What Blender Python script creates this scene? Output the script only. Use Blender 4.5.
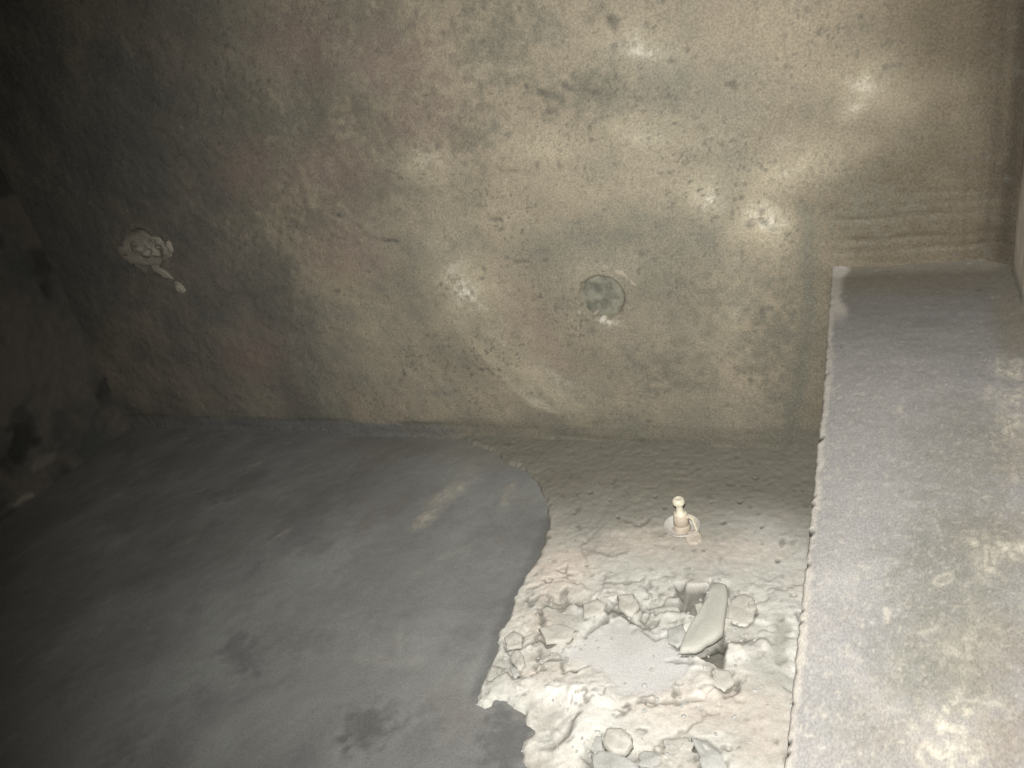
import bpy, bmesh, math, random
import numpy as np
from mathutils import Vector, Matrix

# ------------------------------------------------------------------ clear
for o in list(bpy.data.objects):
    bpy.data.objects.remove(o, do_unlink=True)
scene = bpy.context.scene
COL = scene.collection

# ------------------------------------------------------------------ camera
F = 800.0                                   # focal length in pixels of a 1024 x 768 frame
CAMH = 1.0                                  # lens height above the pit floor (m)
AX = np.array([0.91049, 0.00480, -0.41351])   # world X (along the back wall) in camera axes (right, down, forward)
AY = np.array([0.36063, -0.49858, 0.78827])   # world Y (towards the back wall)
AZ = np.cross(AX, AY)
RW = np.array([AX, AY, AZ])
cam_d = bpy.data.cameras.new('camera')
cam_d.sensor_width = 36.0
cam_d.lens = F / 1024.0 * 36.0
cam_d.clip_start = 0.01
cam = bpy.data.objects.new('camera', cam_d)
COL.objects.link(cam)
right = RW @ np.array([1, 0, 0]); up = RW @ np.array([0, -1, 0]); back = RW @ np.array([0, 0, -1])
cam.matrix_world = Matrix(((right[0], up[0], back[0], 0), (right[1], up[1], back[1], 0),
                           (right[2], up[2], back[2], CAMH), (0, 0, 0, 1)))
scene.camera = cam

# ------------------------------------------------------------------ world: the pit is dark, a trace of light from its mouth
w = bpy.data.worlds.new('world'); scene.world = w
w.use_nodes = True
w.node_tree.nodes['Background'].inputs[0].default_value = (0.9, 0.95, 1.0, 1)
w.node_tree.nodes['Background'].inputs[1].default_value = 0.010

# ------------------------------------------------------------------ the hand torch, held by the camera
sp = bpy.data.lights.new('torch_beam', 'SPOT')
sp.energy = 148.0
sp.color = (1.0, 0.98, 0.935)
sp.spot_size = math.radians(104)
sp.spot_blend = 1.0
sp.shadow_soft_size = 0.014
torch = bpy.data.objects.new('torch_beam', sp)
COL.objects.link(torch)
torch.location = (0.0, -0.02, 1.10)
aim = Vector((-0.40, 1.46, 0.18)) - torch.location
torch.rotation_euler = aim.to_track_quat('-Z', 'Y').to_euler()

scene.view_settings.view_transform = 'Standard'
scene.view_settings.look = 'None'
scene.view_settings.exposure = 0.0
scene.view_settings.gamma = 1.0
scene.view_settings.use_curve_mapping = False

# ------------------------------------------------------------------ the room's measures
YB = 1.46            # back wall
XL, XR = -2.10, 0.206 # left and right walls
PX = -0.065          # left side of the plinth
PZ = 0.402           # top of the plinth
YF = -0.70           # how far the pit runs back behind the lens

def ray(px, py):
    return RW @ np.array([px - 512.0, py - 384.0, F])
def on_floor(px, py, z=0.0):
    r = ray(px, py); t = (z - CAMH) / r[2]; return (r[0]*t, r[1]*t)
def on_wall(px, py):
    r = ray(px, py); t = YB / r[1]; return (r[0]*t, r[2]*t + CAMH)
def on_left(px, py):
    r = ray(px, py); t = XL / r[0]; return (r[1]*t, r[2]*t + CAMH)
def on_plinth(px, py):
    return on_floor(px, py, PZ)

# ------------------------------------------------------------------ noise and shape fields (metres)
def vnoise(x, y, seed):
    T = np.random.RandomState(seed).rand(256, 256)
    xi = np.floor(x).astype(int); yi = np.floor(y).astype(int)
    fx = x - xi; fy = y - yi
    fx = fx*fx*fx*(fx*(fx*6-15)+10); fy = fy*fy*fy*(fy*(fy*6-15)+10)
    a = T[xi & 255, yi & 255]; b = T[(xi+1) & 255, yi & 255]
    c = T[xi & 255, (yi+1) & 255]; d = T[(xi+1) & 255, (yi+1) & 255]
    return (a*(1-fx)+b*fx)*(1-fy) + (c*(1-fx)+d*fx)*fy
def fbm(x, y, s, octv=4, seed=1, gain=0.5):
    v = 0; a = 1; t = 0
    for i in range(octv):
        v = v + a*(vnoise(x*s+17.3*i+100, y*s+9.1*i+100, seed+i)-0.5); t += a; a *= gain; s *= 2.03
    return v/t*2            # about -1 .. 1
def sstep(a, b, v):
    t = np.clip((v-a)/(b-a), 0, 1); return t*t*(3-2*t)
def seg_dist(x, y, pts, closed=False):
    d = np.full(x.shape, 1e9); n = len(pts)
    for i in range(n if closed else n-1):
        ax, ay = pts[i]; bx, by = pts[(i+1) % n]
        vx, vy = bx-ax, by-ay; L = vx*vx+vy*vy+1e-12
        t = np.clip(((x-ax)*vx+(y-ay)*vy)/L, 0, 1)
        d = np.minimum(d, np.hypot(x-ax-t*vx, y-ay-t*vy))
    return d
def inside(x, y, pts):
    r = np.zeros(x.shape, bool); n = len(pts); j = n-1
    for i in range(n):
        xi, yi = pts[i]; xj, yj = pts[j]
        if yi != yj:
            r ^= ((yi > y) != (yj > y)) & (x < (xj-xi)*(y-yi)/(yj-yi)+xi)
        j = i
    return r
def poly(x, y, pts):                        # signed distance, positive inside
    d = seg_dist(x, y, pts, True)
    return np.where(inside(x, y, pts), d, -d)
def ell(cx, cy, rx, ry, rot=0, n=20):
    c, s = math.cos(math.radians(rot)), math.sin(math.radians(rot))
    return [(cx+c*rx*math.cos(t)-s*ry*math.sin(t), cy+s*rx*math.cos(t)+c*ry*math.sin(t))
            for t in [2*math.pi*i/n for i in range(n)]]
def to(fn, pts):
    return [tuple(fn(*p)) for p in pts]

# ------------------------------------------------------------------ mesh helpers
def link(o, parent=None):
    COL.objects.link(o)
    if parent: o.parent = parent
    return o
def mesh_obj(name, verts, faces, mat, parent=None, attrs=None, smooth=True):
    me = bpy.data.meshes.new(name)
    verts = np.asarray(verts, np.float32); faces = np.asarray(faces, np.int32)
    me.vertices.add(len(verts)); me.vertices.foreach_set('co', verts.ravel())
    k = faces.shape[1]
    me.loops.add(faces.size); me.loops.foreach_set('vertex_index', faces.ravel())
    me.polygons.add(len(faces))
    me.polygons.foreach_set('loop_start', np.arange(0, faces.size, k, dtype=np.int32))
    me.polygons.foreach_set('loop_total', np.full(len(faces), k, np.int32))
    me.update(calc_edges=True)
    if smooth: me.polygons.foreach_set('use_smooth', np.ones(len(faces), bool))
    for n, v in (attrs or {}).items():
        a = me.attributes.new(n, 'FLOAT', 'POINT'); a.data.foreach_set('value', np.asarray(v, np.float32).ravel())
    me.materials.append(mat)
    return link(bpy.data.objects.new(name, me), parent)
def grid_faces(nu, nv, flip=False):
    i = np.arange(nu*nv).reshape(nu, nv)
    f = np.stack([i[:-1, :-1], i[1:, :-1], i[1:, 1:], i[:-1, 1:]], -1).reshape(-1, 4)
    return f[:, ::-1] if flip else f
def bm_obj(name, bm, mat, parent=None, smooth=True):
    me = bpy.data.meshes.new(name)
    bmesh.ops.recalc_face_normals(bm, faces=bm.faces[:])
    bm.to_mesh(me); bm.free()
    for p in me.polygons: p.use_smooth = smooth
    me.materials.append(mat)
    return link(bpy.data.objects.new(name, me), parent)
def struct(o):
    o['kind'] = 'structure'; return o
def tag(o, label, cat, group=None):
    o['label'] = label; o['category'] = cat
    if group: o['group'] = group
    return o

# ------------------------------------------------------------------ materials
def s2l(c):
    return tuple(((v/255)/12.92 if v/255 <= 0.04045 else ((v/255+0.055)/1.055)**2.4) for v in c)
def material(name, base, mottle=(), layers=(), rough=0.8, grain=0.10, grain_scale=420, bump=0.25, stretch=None, spec=0.3, metal=0.0):
    """base: colour; mottle: (colour, scale, lo, hi, seed, strength); layers: (attribute, colour, strength)"""
    m = bpy.data.materials.new(name); m.use_nodes = True
    nt = m.node_tree; nd = nt.nodes; ln = nt.links
    bs = nd['Principled BSDF']
    tc = nd.new('ShaderNodeTexCoord'); mp = nd.new('ShaderNodeMapping')
    ln.new(tc.outputs['Object'], mp.inputs['Vector'])
    if stretch: mp.inputs['Scale'].default_value = stretch
    cur = nd.new('ShaderNodeRGB'); cur.outputs[0].default_value = (*base, 1); cur = cur.outputs[0]
    def mix(fac, a, b_col, btype='MIX'):
        n = nd.new('ShaderNodeMix'); n.data_type = 'RGBA'; n.blend_type = btype
        ln.new(fac, n.inputs[0]) if not isinstance(fac, float) else setattr(n.inputs[0], 'default_value', fac)
        ln.new(a, n.inputs[6])
        if isinstance(b_col, tuple): n.inputs[7].default_value = (*b_col, 1)
        else: ln.new(b_col, n.inputs[7])
        return n.outputs[2]
    for (colr, sc, lo, hi, seed, st) in mottle:
        nz = nd.new('ShaderNodeTexNoise'); nz.noise_dimensions = '4D'
        nz.inputs['W'].default_value = seed*3.7; nz.inputs['Scale'].default_value = sc
        nz.inputs['Detail'].default_value = 6; nz.inputs['Roughness'].default_value = 0.62
        ln.new(tc.outputs['Object'], nz.inputs['Vector'])
        mr = nd.new('ShaderNodeMapRange'); mr.interpolation_type = 'SMOOTHSTEP'
        mr.inputs[1].default_value = lo; mr.inputs[2].default_value = hi; mr.inputs[4].default_value = st
        ln.new(nz.outputs[0], mr.inputs[0])
        cur = mix(mr.outputs[0], cur, colr)
    for (att, colr, st) in layers:
        a = nd.new('ShaderNodeAttribute'); a.attribute_name = att
        mu = nd.new('ShaderNodeMath'); mu.operation = 'MULTIPLY'; mu.use_clamp = True; mu.inputs[1].default_value = st
        ln.new(a.outputs['Fac'], mu.inputs[0])
        cur = mix(mu.outputs[0], cur, colr)
    g = nd.new('ShaderNodeTexNoise'); g.inputs['Scale'].default_value = grain_scale
    g.inputs['Detail'].default_value = 4; g.inputs['Roughness'].default_value = 0.7
    ln.new(mp.outputs[0], g.inputs['Vector'])
    gr = nd.new('ShaderNodeMapRange'); gr.inputs[1].default_value = 0.3; gr.inputs[2].default_value = 0.7
    gr.inputs[3].default_value = 1-grain; gr.inputs[4].default_value = 1+grain
    ln.new(g.outputs[0], gr.inputs[0])
    cc = nd.new('ShaderNodeCombineColor')
    for i in range(3): ln.new(gr.outputs[0], cc.inputs[i])
    cur = mix(1.0, cur, cc.outputs[0], 'MULTIPLY')
    ln.new(cur, bs.inputs['Base Color'])
    bp = nd.new('ShaderNodeBump'); bp.inputs['Strength'].default_value = bump; bp.inputs['Distance'].default_value = 0.002
    ln.new(g.outputs[0], bp.inputs['Height']); ln.new(bp.outputs[0], bs.inputs['Normal'])
    bs.inputs['Roughness'].default_value = rough
    bs.inputs['Specular IOR Level'].default_value = spec
    bs.inputs['Metallic'].default_value = metal
    return m

M_wall = material('rendered_wall', (0.272, 0.236, 0.178),
    mottle=[((0.180, 0.172, 0.138), 3.2, 0.44, 0.66, 1, 0.85), ((0.310, 0.268, 0.192), 2.3, 0.48, 0.72, 2, 0.8),
            ((0.150, 0.152, 0.128), 7.0, 0.50, 0.70, 3, 0.7), ((0.250, 0.200, 0.160), 5.0, 0.52, 0.72, 4, 0.5),
            ((0.150, 0.145, 0.122), 26.0, 0.55, 0.75, 5, 0.40), ((0.33, 0.29, 0.22), 34.0, 0.56, 0.76, 9, 0.35)],
    layers=[('dark_tone', (0.112, 0.093, 0.066), 1.0), ('green', (0.135, 0.131, 0.105), 1.0), ('pale_glow', (0.43, 0.385, 0.285), 1.0),
            ('salt_glint', (0.80, 0.76, 0.65), 1.0), ('left_grey', (0.118, 0.114, 0.106), 1.0), ('red', (0.225, 0.175, 0.145), 1.0), ('corner_brown', (0.060, 0.050, 0.037), 1.0), ('coat', (0.135, 0.135, 0.130), 0.9), ('gouge', (0.105, 0.100, 0.085), 1.0)],
    rough=0.78, grain=0.30, grain_scale=260, bump=0.5, spec=0.12)
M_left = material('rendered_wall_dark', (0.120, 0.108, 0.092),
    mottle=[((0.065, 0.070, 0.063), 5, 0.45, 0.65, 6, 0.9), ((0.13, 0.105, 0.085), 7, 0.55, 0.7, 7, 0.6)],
    layers=[('salt_glint', (0.26, 0.24, 0.20), 1.0), ('gouge', (0.035, 0.036, 0.033), 1.0)], rough=0.8, grain=0.14, grain_scale=230)
M_right = material('pale_plaster', (0.50, 0.46, 0.38), mottle=[((0.33, 0.27, 0.20), 9, 0.5, 0.7, 8, 0.7)],
    layers=[('dark_tone', (0.145, 0.115, 0.085), 1.0), ('salt_glint', (0.8, 0.75, 0.64), 1.0)], rough=0.8, grain=0.12, grain_scale=230)
M_floor = material('grey_cement_coating', (0.205, 0.208, 0.200),
    mottle=[((0.268, 0.275, 0.264), 3.0, 0.43, 0.66, 11, 0.85), ((0.155, 0.157, 0.154), 5.5, 0.48, 0.68, 12, 0.75),
            ((0.205, 0.190, 0.178), 6, 0.50, 0.72, 13, 0.6), ((0.155, 0.155, 0.150), 22, 0.54, 0.75, 14, 0.4)],
    layers=[('scuff', (0.40, 0.37, 0.31), 1.0), ('dark_tone', (0.115, 0.116, 0.112), 1.0), ('ochre', (0.185, 0.170, 0.140), 1.0), ('tan', (0.145, 0.136, 0.126), 0.8)],
    rough=0.62, grain=0.17, grain_scale=280, bump=0.3)
M_mortar = material('pale_mortar', (0.60, 0.59, 0.54),
    mottle=[((0.57, 0.52, 0.46), 9, 0.48, 0.68, 21, 0.6), ((0.50, 0.495, 0.44), 14, 0.52, 0.72, 22, 0.7), ((0.68, 0.66, 0.61), 12, 0.55, 0.7, 23, 0.8)],
    layers=[('olive', (0.195, 0.185, 0.150), 1.0), ('pink', (0.61, 0.53, 0.46), 1.0), ('smooth', (0.56, 0.55, 0.54), 1.0),
            ('white', (0.80, 0.775, 0.72), 1.0), ('dirt_shade', (0.105, 0.100, 0.083), 1.0)],
    rough=0.85, grain=0.14, grain_scale=250, bump=0.4)
M_plinth = material('grey_concrete', (0.188, 0.181, 0.175),
    mottle=[((0.168, 0.165, 0.166), 7, 0.46, 0.68, 31, 0.8), ((0.24, 0.232, 0.222), 11, 0.50, 0.72, 32, 0.6), ((0.15, 0.145, 0.138), 30, 0.55, 0.75, 33, 0.4)],
    layers=[('dark', (0.128, 0.125, 0.121), 1.0), ('ochre', (0.132, 0.118, 0.092), 1.0), ('brown', (0.165, 0.14, 0.112), 1.0), ('olive', (0.122, 0.120, 0.102), 1.0),
            ('salt_glint', (0.36, 0.335, 0.28), 1.0), ('edge', (0.30, 0.28, 0.25), 1.0), ('gouge', (0.03, 0.03, 0.027), 1.0)],
    rough=0.8, grain=0.24, grain_scale=520, bump=0.4, stretch=(1.0, 0.5, 1.0))
M_chip = material('concrete_chip_pale', (0.58, 0.56, 0.51), mottle=[((0.46, 0.44, 0.39), 25, 0.45, 0.65, 41, 0.8)], rough=0.85, grain=0.12, grain_scale=300)
M_slate = material('concrete_chip_grey', (0.47, 0.465, 0.44), mottle=[((0.34, 0.335, 0.31), 22, 0.45, 0.65, 42, 0.8)], rough=0.85, grain=0.12, grain_scale=300)
M_shard = material('mortar_shard', (0.51, 0.50, 0.445), mottle=[((0.43, 0.425, 0.375), 25, 0.5, 0.7, 43, 0.6)], rough=0.8, grain=0.08, grain_scale=300)
M_plug = material('tie_hole_mortar', (0.215, 0.208, 0.165), mottle=[((0.125, 0.128, 0.100), 38, 0.42, 0.60, 51, 0.9), ((0.30, 0.28, 0.225), 40, 0.55, 0.7, 52, 0.8)],
    rough=0.8, grain=0.15, grain_scale=300, bump=0.5)
M_plugpale = material('tie_hole_rim_plaster', (0.27, 0.245, 0.20), mottle=[((0.40, 0.37, 0.31), 45, 0.5, 0.68, 53, 0.9)], rough=0.8, grain=0.12, grain_scale=300)
M_saltlump = material('white_mineral_crust', (0.80, 0.76, 0.65), mottle=[((0.6, 0.55, 0.45), 60, 0.5, 0.7, 54, 0.8)], rough=0.85, grain=0.1)
M_smear = material('smeared_render', (0.335, 0.295, 0.23), mottle=[((0.25, 0.215, 0.165), 30, 0.45, 0.65, 56, 0.9)], rough=0.75, grain=0.18, grain_scale=230)
M_dab = material('hardened_resin', (0.52, 0.46, 0.385), mottle=[((0.44, 0.40, 0.33), 50, 0.45, 0.7, 64, 0.8)], rough=0.7, grain=0.12)
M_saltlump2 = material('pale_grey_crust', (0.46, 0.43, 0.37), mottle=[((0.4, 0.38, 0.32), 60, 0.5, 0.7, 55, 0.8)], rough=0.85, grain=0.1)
M_cream = material('cream_plastic', (0.72, 0.67, 0.54), mottle=[((0.55, 0.48, 0.36), 60, 0.5, 0.7, 61, 0.7)], rough=0.45, grain=0.05, spec=0.5, bump=0.1)
M_sleeve = material('pinkish_rubber_sleeve', (0.55, 0.47, 0.38), mottle=[((0.40, 0.33, 0.26), 70, 0.5, 0.7, 62, 0.7)], rough=0.55, grain=0.06, spec=0.4, bump=0.1)
M_steel = material('dull_zinc', (0.62, 0.60, 0.56), mottle=[((0.45, 0.43, 0.38), 80, 0.45, 0.7, 63, 0.8)], rough=0.40, grain=0.05, metal=0.15, spec=0.6, bump=0.1)

# ================================================================== BACK WALL
def rows(a, b, step, c=None, step2=None):
    r = list(np.arange(a, b, step))
    if c is not None: r += list(np.arange(b, c, step2))
    return np.array(r)
xs = np.linspace(XL-0.02, XR+0.02, 600)
zs = rows(-0.03, 1.22, 0.004, 1.85, 0.03)
X, Z = np.meshgrid(xs, zs, indexing='ij')
wx = X + 0.012*fbm(X, Z, 14, 3, 301); wz = Z + 0.012*fbm(X, Z, 14, 3, 311)
fine = fbm(X, Z, 70, 3, 321)
d = 0.009*fbm(X, Z, 2.6, 3, 331) + 0.0035*fbm(X, Z, 11, 3, 341) + 0.0011*fbm(X, Z, 60, 3, 351)
def wstroke(pts, wpx, soft=1.0, fine_amt=0.004):
    ww = wpx*0.0019
    return sstep(ww*(1+soft), ww*max(0.0, 1-soft), seg_dist(wx, wz, to(on_wall, pts)) + fine_amt*fine)
def wblob(cx, cy, rx, ry, rot=0, soft=0.02, amt=0.006):
    return sstep(-soft, soft, poly(wx, wz, to(on_wall, ell(cx, cy, rx, ry, rot))) + amt*fine)
gouge = np.zeros_like(X); salt_glint = gouge.copy(); green = gouge.copy(); dark_tone = gouge.copy(); pale_glow = gouge.copy()
# scratches and scars
brk = sstep(-0.25, 0.45, fbm(X, Z, 60, 3, 361))
for pts, wd, st in [([(333, 212), (347, 216), (360, 226)], 2.6, 1), ([(366, 232), (380, 238), (396, 241)], 2.4, 1), ([(330, 234), (345, 240)], 1.6, .6),
                    ([(528, 88), (545, 98), (560, 103)], 4, .9), ([(556, 86), (575, 95), (598, 90)], 3, .9), ([(545, 112), (572, 108)], 2.2, .7),
                    ([(400, 362), (403, 372), (397, 383)], 2.4, .9), ([(503, 76), (509, 83)], 4, .9), ([(588, 14), (602, 10), (616, 24), (622, 44)], 5, .8),
                    ([(536, 168), (538, 174)], 2.6, .8), ([(322, 370), (334, 376)], 4, .6), ([(264, 309), (272, 316)], 3, .6), ([(596, 120), (612, 116)], 2, .5),
                    ([(752, 226), (760, 222), (770, 228)], 3, .8), ([(512, 172), (540, 175)], 1.4, .5), ([(690, 128), (712, 122), (730, 130)], 3, .35),
                    ([(905, 85), (916, 95), (930, 108)], 2.2, .5), ([(898, 135), (912, 138)], 4, .5), ([(925, 222), (945, 225)], 3, .5),
                    ([(95, 52), (110, 62)], 4, .5), ([(185, 210), (215, 228)], 4, .35), ([(140, 92), (190, 118)], 7, .45), ([(150, 196), (196, 190)], 6, .4)]:
    gouge = np.maximum(gouge, st*wstroke(pts, wd*0.95, 1.0, 0.0045)*(0.3+0.7*brk))
# pinholes
pin = vnoise(X*95, Z*95, 371)*vnoise(X*31, Z*31, 372)
gouge = np.maximum(gouge, 0.55*sstep(0.62, 0.85, pin))
red = np.zeros_like(X)
for b in [(300, 45, 40, 40, 0), (330, 170, 40, 24, 10), (395, 60, 40, 26, 0), (250, 170, 26, 22, 0), (345, 250, 30, 22, 0), (255, 355, 26, 20, 0), (420, 110, 34, 20, 0)]:
    red = np.maximum(red, 0.7*wblob(*b, soft=0.08, amt=0.07))
# greenish grey smudges
for b in [(475, 130, 30, 22, 20), (300, 150, 30, 34, 0), (360, 190, 34, 22, 20), (310, 215, 26, 26, 0), (275, 290, 26, 40, 0), (420, 100, 24, 14, 0), (500, 40, 34, 40, 10), (370, 120, 45, 22, 30), (320, 110, 30, 60, 0), (120, 140, 70, 90, 20), (60, 260, 60, 90, 0), (350, 25, 60, 25, 0),
          (580, 92, 34, 14, 10), (672, 372, 20, 10, 0), (870, 205, 26, 16, 0), (240, 160, 50, 70, 10), (775, 335, 26, 40, 0), (735, 300, 30, 20, 0)]:
    green = np.maximum(green, 0.75*wblob(*b, soft=0.07, amt=0.09))
# olive / dark band along the foot of the wall and left of the plinth
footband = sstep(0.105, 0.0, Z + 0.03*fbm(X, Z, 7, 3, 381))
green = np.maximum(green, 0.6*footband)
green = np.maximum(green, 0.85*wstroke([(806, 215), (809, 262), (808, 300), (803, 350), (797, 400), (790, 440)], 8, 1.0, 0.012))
gouge = np.maximum(gouge, 0.45*wstroke([(560, 441), (640, 443), (720, 446), (815, 452)], 3.5, 1.0)*sstep(-0.4, 0.3, fbm(X, Z, 20, 3, 382)))
# darker brown towards the right-hand corner and above the plinth
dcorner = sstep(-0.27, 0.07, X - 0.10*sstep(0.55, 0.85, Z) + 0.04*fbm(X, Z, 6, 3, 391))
dark_tone = np.maximum(dark_tone, np.clip(dcorner*(0.95+0.35*fbm(X, Z, 9, 3, 394)), 0, 1))
dark_tone = np.maximum(dark_tone, 0.85*sstep(0.125, 0.175, X + 0.012*fbm(X*4, Z, 9, 3, 392)))
# broad glow of the hot spots painted as pale veils, then their cores
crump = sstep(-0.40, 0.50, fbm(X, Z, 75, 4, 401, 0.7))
def glow_spot(cx, cy, rx, ry, rot=0):
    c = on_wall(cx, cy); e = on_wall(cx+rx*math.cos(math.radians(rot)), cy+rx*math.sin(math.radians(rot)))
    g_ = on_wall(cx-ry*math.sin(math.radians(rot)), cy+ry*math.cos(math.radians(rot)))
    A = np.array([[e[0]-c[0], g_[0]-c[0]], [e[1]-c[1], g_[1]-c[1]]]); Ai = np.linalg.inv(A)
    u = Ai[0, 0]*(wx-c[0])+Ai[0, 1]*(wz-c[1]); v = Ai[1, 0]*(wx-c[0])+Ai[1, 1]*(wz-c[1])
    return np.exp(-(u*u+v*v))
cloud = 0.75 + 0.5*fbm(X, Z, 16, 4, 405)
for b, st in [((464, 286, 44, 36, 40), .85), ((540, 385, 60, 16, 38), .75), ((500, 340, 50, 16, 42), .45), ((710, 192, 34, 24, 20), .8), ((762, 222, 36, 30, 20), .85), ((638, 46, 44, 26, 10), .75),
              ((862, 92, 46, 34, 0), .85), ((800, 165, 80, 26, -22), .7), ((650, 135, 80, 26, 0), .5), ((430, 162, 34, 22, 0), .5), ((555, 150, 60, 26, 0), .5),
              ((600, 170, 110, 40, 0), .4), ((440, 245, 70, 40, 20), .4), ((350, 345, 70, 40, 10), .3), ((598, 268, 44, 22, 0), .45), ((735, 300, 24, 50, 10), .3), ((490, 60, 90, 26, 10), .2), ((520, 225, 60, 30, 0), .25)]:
    pale_glow = np.maximum(pale_glow, 0.9*st*glow_spot(*b)*cloud)
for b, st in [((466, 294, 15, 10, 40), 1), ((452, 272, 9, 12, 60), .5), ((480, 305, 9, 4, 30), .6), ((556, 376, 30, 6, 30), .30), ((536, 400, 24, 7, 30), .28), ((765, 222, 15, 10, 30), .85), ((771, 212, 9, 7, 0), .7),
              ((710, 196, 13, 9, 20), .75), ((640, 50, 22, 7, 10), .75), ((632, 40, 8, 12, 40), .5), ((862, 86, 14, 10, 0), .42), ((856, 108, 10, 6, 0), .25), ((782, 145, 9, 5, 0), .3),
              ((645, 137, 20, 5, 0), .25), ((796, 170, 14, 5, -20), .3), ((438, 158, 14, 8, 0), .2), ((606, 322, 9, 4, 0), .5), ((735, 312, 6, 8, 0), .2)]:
    salt_glint = np.maximum(salt_glint, 0.66*st*glow_spot(b[0], b[1], b[2], b[3], b[4])*(0.08+0.92*crump))  # bright cores, part mineral crust, part painted glints
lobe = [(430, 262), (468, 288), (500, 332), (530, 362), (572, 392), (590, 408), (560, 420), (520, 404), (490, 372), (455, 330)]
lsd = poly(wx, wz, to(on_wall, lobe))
pale_glow = np.maximum(pale_glow, 0.62*sstep(-0.004, 0.012, lsd)*np.clip(1-lsd/0.09, 0.15, 1)*(0.7+0.5*fbm(X, Z, 22, 3, 4061))*sstep(0.62, 0.40, Z))
# fine dark specks in the render
spk = fbm(X, Z, 140, 2, 407)
gouge = np.maximum(gouge, sstep(0.30, 0.70, spk)*(0.25+0.45*sstep(0.0, 0.5, fbm(X, Z, 9, 3, 4071))))
# grey coating turned up the foot of the wall
left_grey = sstep(-1.05, -1.50, X + 0.22*fbm(X, Z, 3.2, 4, 4081))*(0.60+0.35*fbm(X, Z, 12, 4, 4082))  # wall greyer and darker towards its left end
coat = sstep(0.040, 0.034, Z + 0.006*fbm(X, Z, 9, 3, 408))*sstep(-0.85, -1.15, X + 0.1*fbm(X, Z, 10, 2, 409))
gouge = np.maximum(gouge, 0.7*sstep(0.006, 0.002, np.abs(Z-0.040+0.006*fbm(X, Z, 9, 3, 408)))*sstep(-0.8, -1.1, X)*sstep(-0.3, 0.3, fbm(X, Z, 12, 2, 410)))
strk = 0.5+0.5*fbm(X*0.18, Z, 60, 3, 414)
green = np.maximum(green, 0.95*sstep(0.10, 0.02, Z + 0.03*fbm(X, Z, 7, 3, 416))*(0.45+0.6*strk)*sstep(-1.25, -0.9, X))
# relief: trowelled fillets above the plinth, in the corner and at the foot
ph = (Z - 0.22*np.clip(X-0.13, 0, 1)**1.2 + 0.05*(X-0.05)*sstep(0.4, 0.6, Z) + 0.014*fbm(X, Z, 5, 2, 411))
tr = 0.5 + 0.18*np.sin(ph*2*math.pi/0.019) + 0.75*fbm(X*0.10, ph, 62, 3, 412, 0.6)
zone = sstep(-0.11, -0.03, X)*sstep(PZ+0.20, PZ+0.05, Z)*sstep(PZ-0.05, PZ, Z)
d = d - 0.0070*tr*zone*(0.65+0.35*fbm(X, Z*3, 6, 2, 413)) - 0.016*np.clip((PZ+0.055-Z)/0.055, 0, 1)**2*sstep(PX-0.05, PX+0.03, X)
dark_tone = np.clip(dark_tone + 0.6*(tr-0.5)*zone, 0, 1)
trv = 0.5+0.5*np.sin((X + 0.012*fbm(X, Z, 4, 2, 415))*2*math.pi/0.024)
d = d - 0.0035*trv*(0.6+0.6*fbm(X, Z, 4, 2, 417))*sstep(0.06, 0.12, X)
d = d - 0.040*np.clip((X-(XR-0.05))/0.05, 0, 1)**2          # right corner cove
d = d - 0.0*X             # left corner cove
foot = np.clip((0.015-Z)/0.015, 0, 1)
d = d - 0.002*foot**2 - 0.003*sstep(0.09, 0.04, Z)*fbm(X*0.2, Z, 34, 2, 418)
d = d + 0.0016*gouge - 0.0022*salt_glint - 0.0012*pale_glow
# ridge on the diagonal line under the big pale spot, as if a sheet of render ended there
edge_line = to(on_wall, [(430, 250), (470, 290), (510, 345), (575, 395)])
d = d - 0.004*sstep(0.10, 0.0, seg_dist(wx, wz, edge_line))
# shallow dished seats for the two tie holes
def seat(cx, cy, r_out, depth):
    c = on_wall(cx, cy); rr = np.hypot(X-c[0], Z-c[1]) + 0.003*fine
    return depth*sstep(r_out, r_out*0.86, rr) - 0.0018*np.exp(-((rr-r_out*1.06)/(r_out*0.13))**2), c
s1, c1 = seat(601, 298, 0.051, 0.015)
s2, c2 = seat(144, 250, 0.060, 0.010)
d = d + s1 + s2
pts3 = np.stack([X, YB + d, Z], -1).reshape(-1, 3)
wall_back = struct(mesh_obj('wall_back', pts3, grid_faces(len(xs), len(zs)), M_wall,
                            attrs=dict(gouge=gouge, salt_glint=salt_glint, green=green, dark_tone=dark_tone, pale_glow=pale_glow, coat=coat, red=red, corner_brown=0.75*sstep(0.105, 0.19, X + 0.03*fbm(X*5, Z*0.6, 9, 3, 4091)), left_grey=np.clip(left_grey, 0, 1))))  # includes a darker brown strip in the right corner

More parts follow.
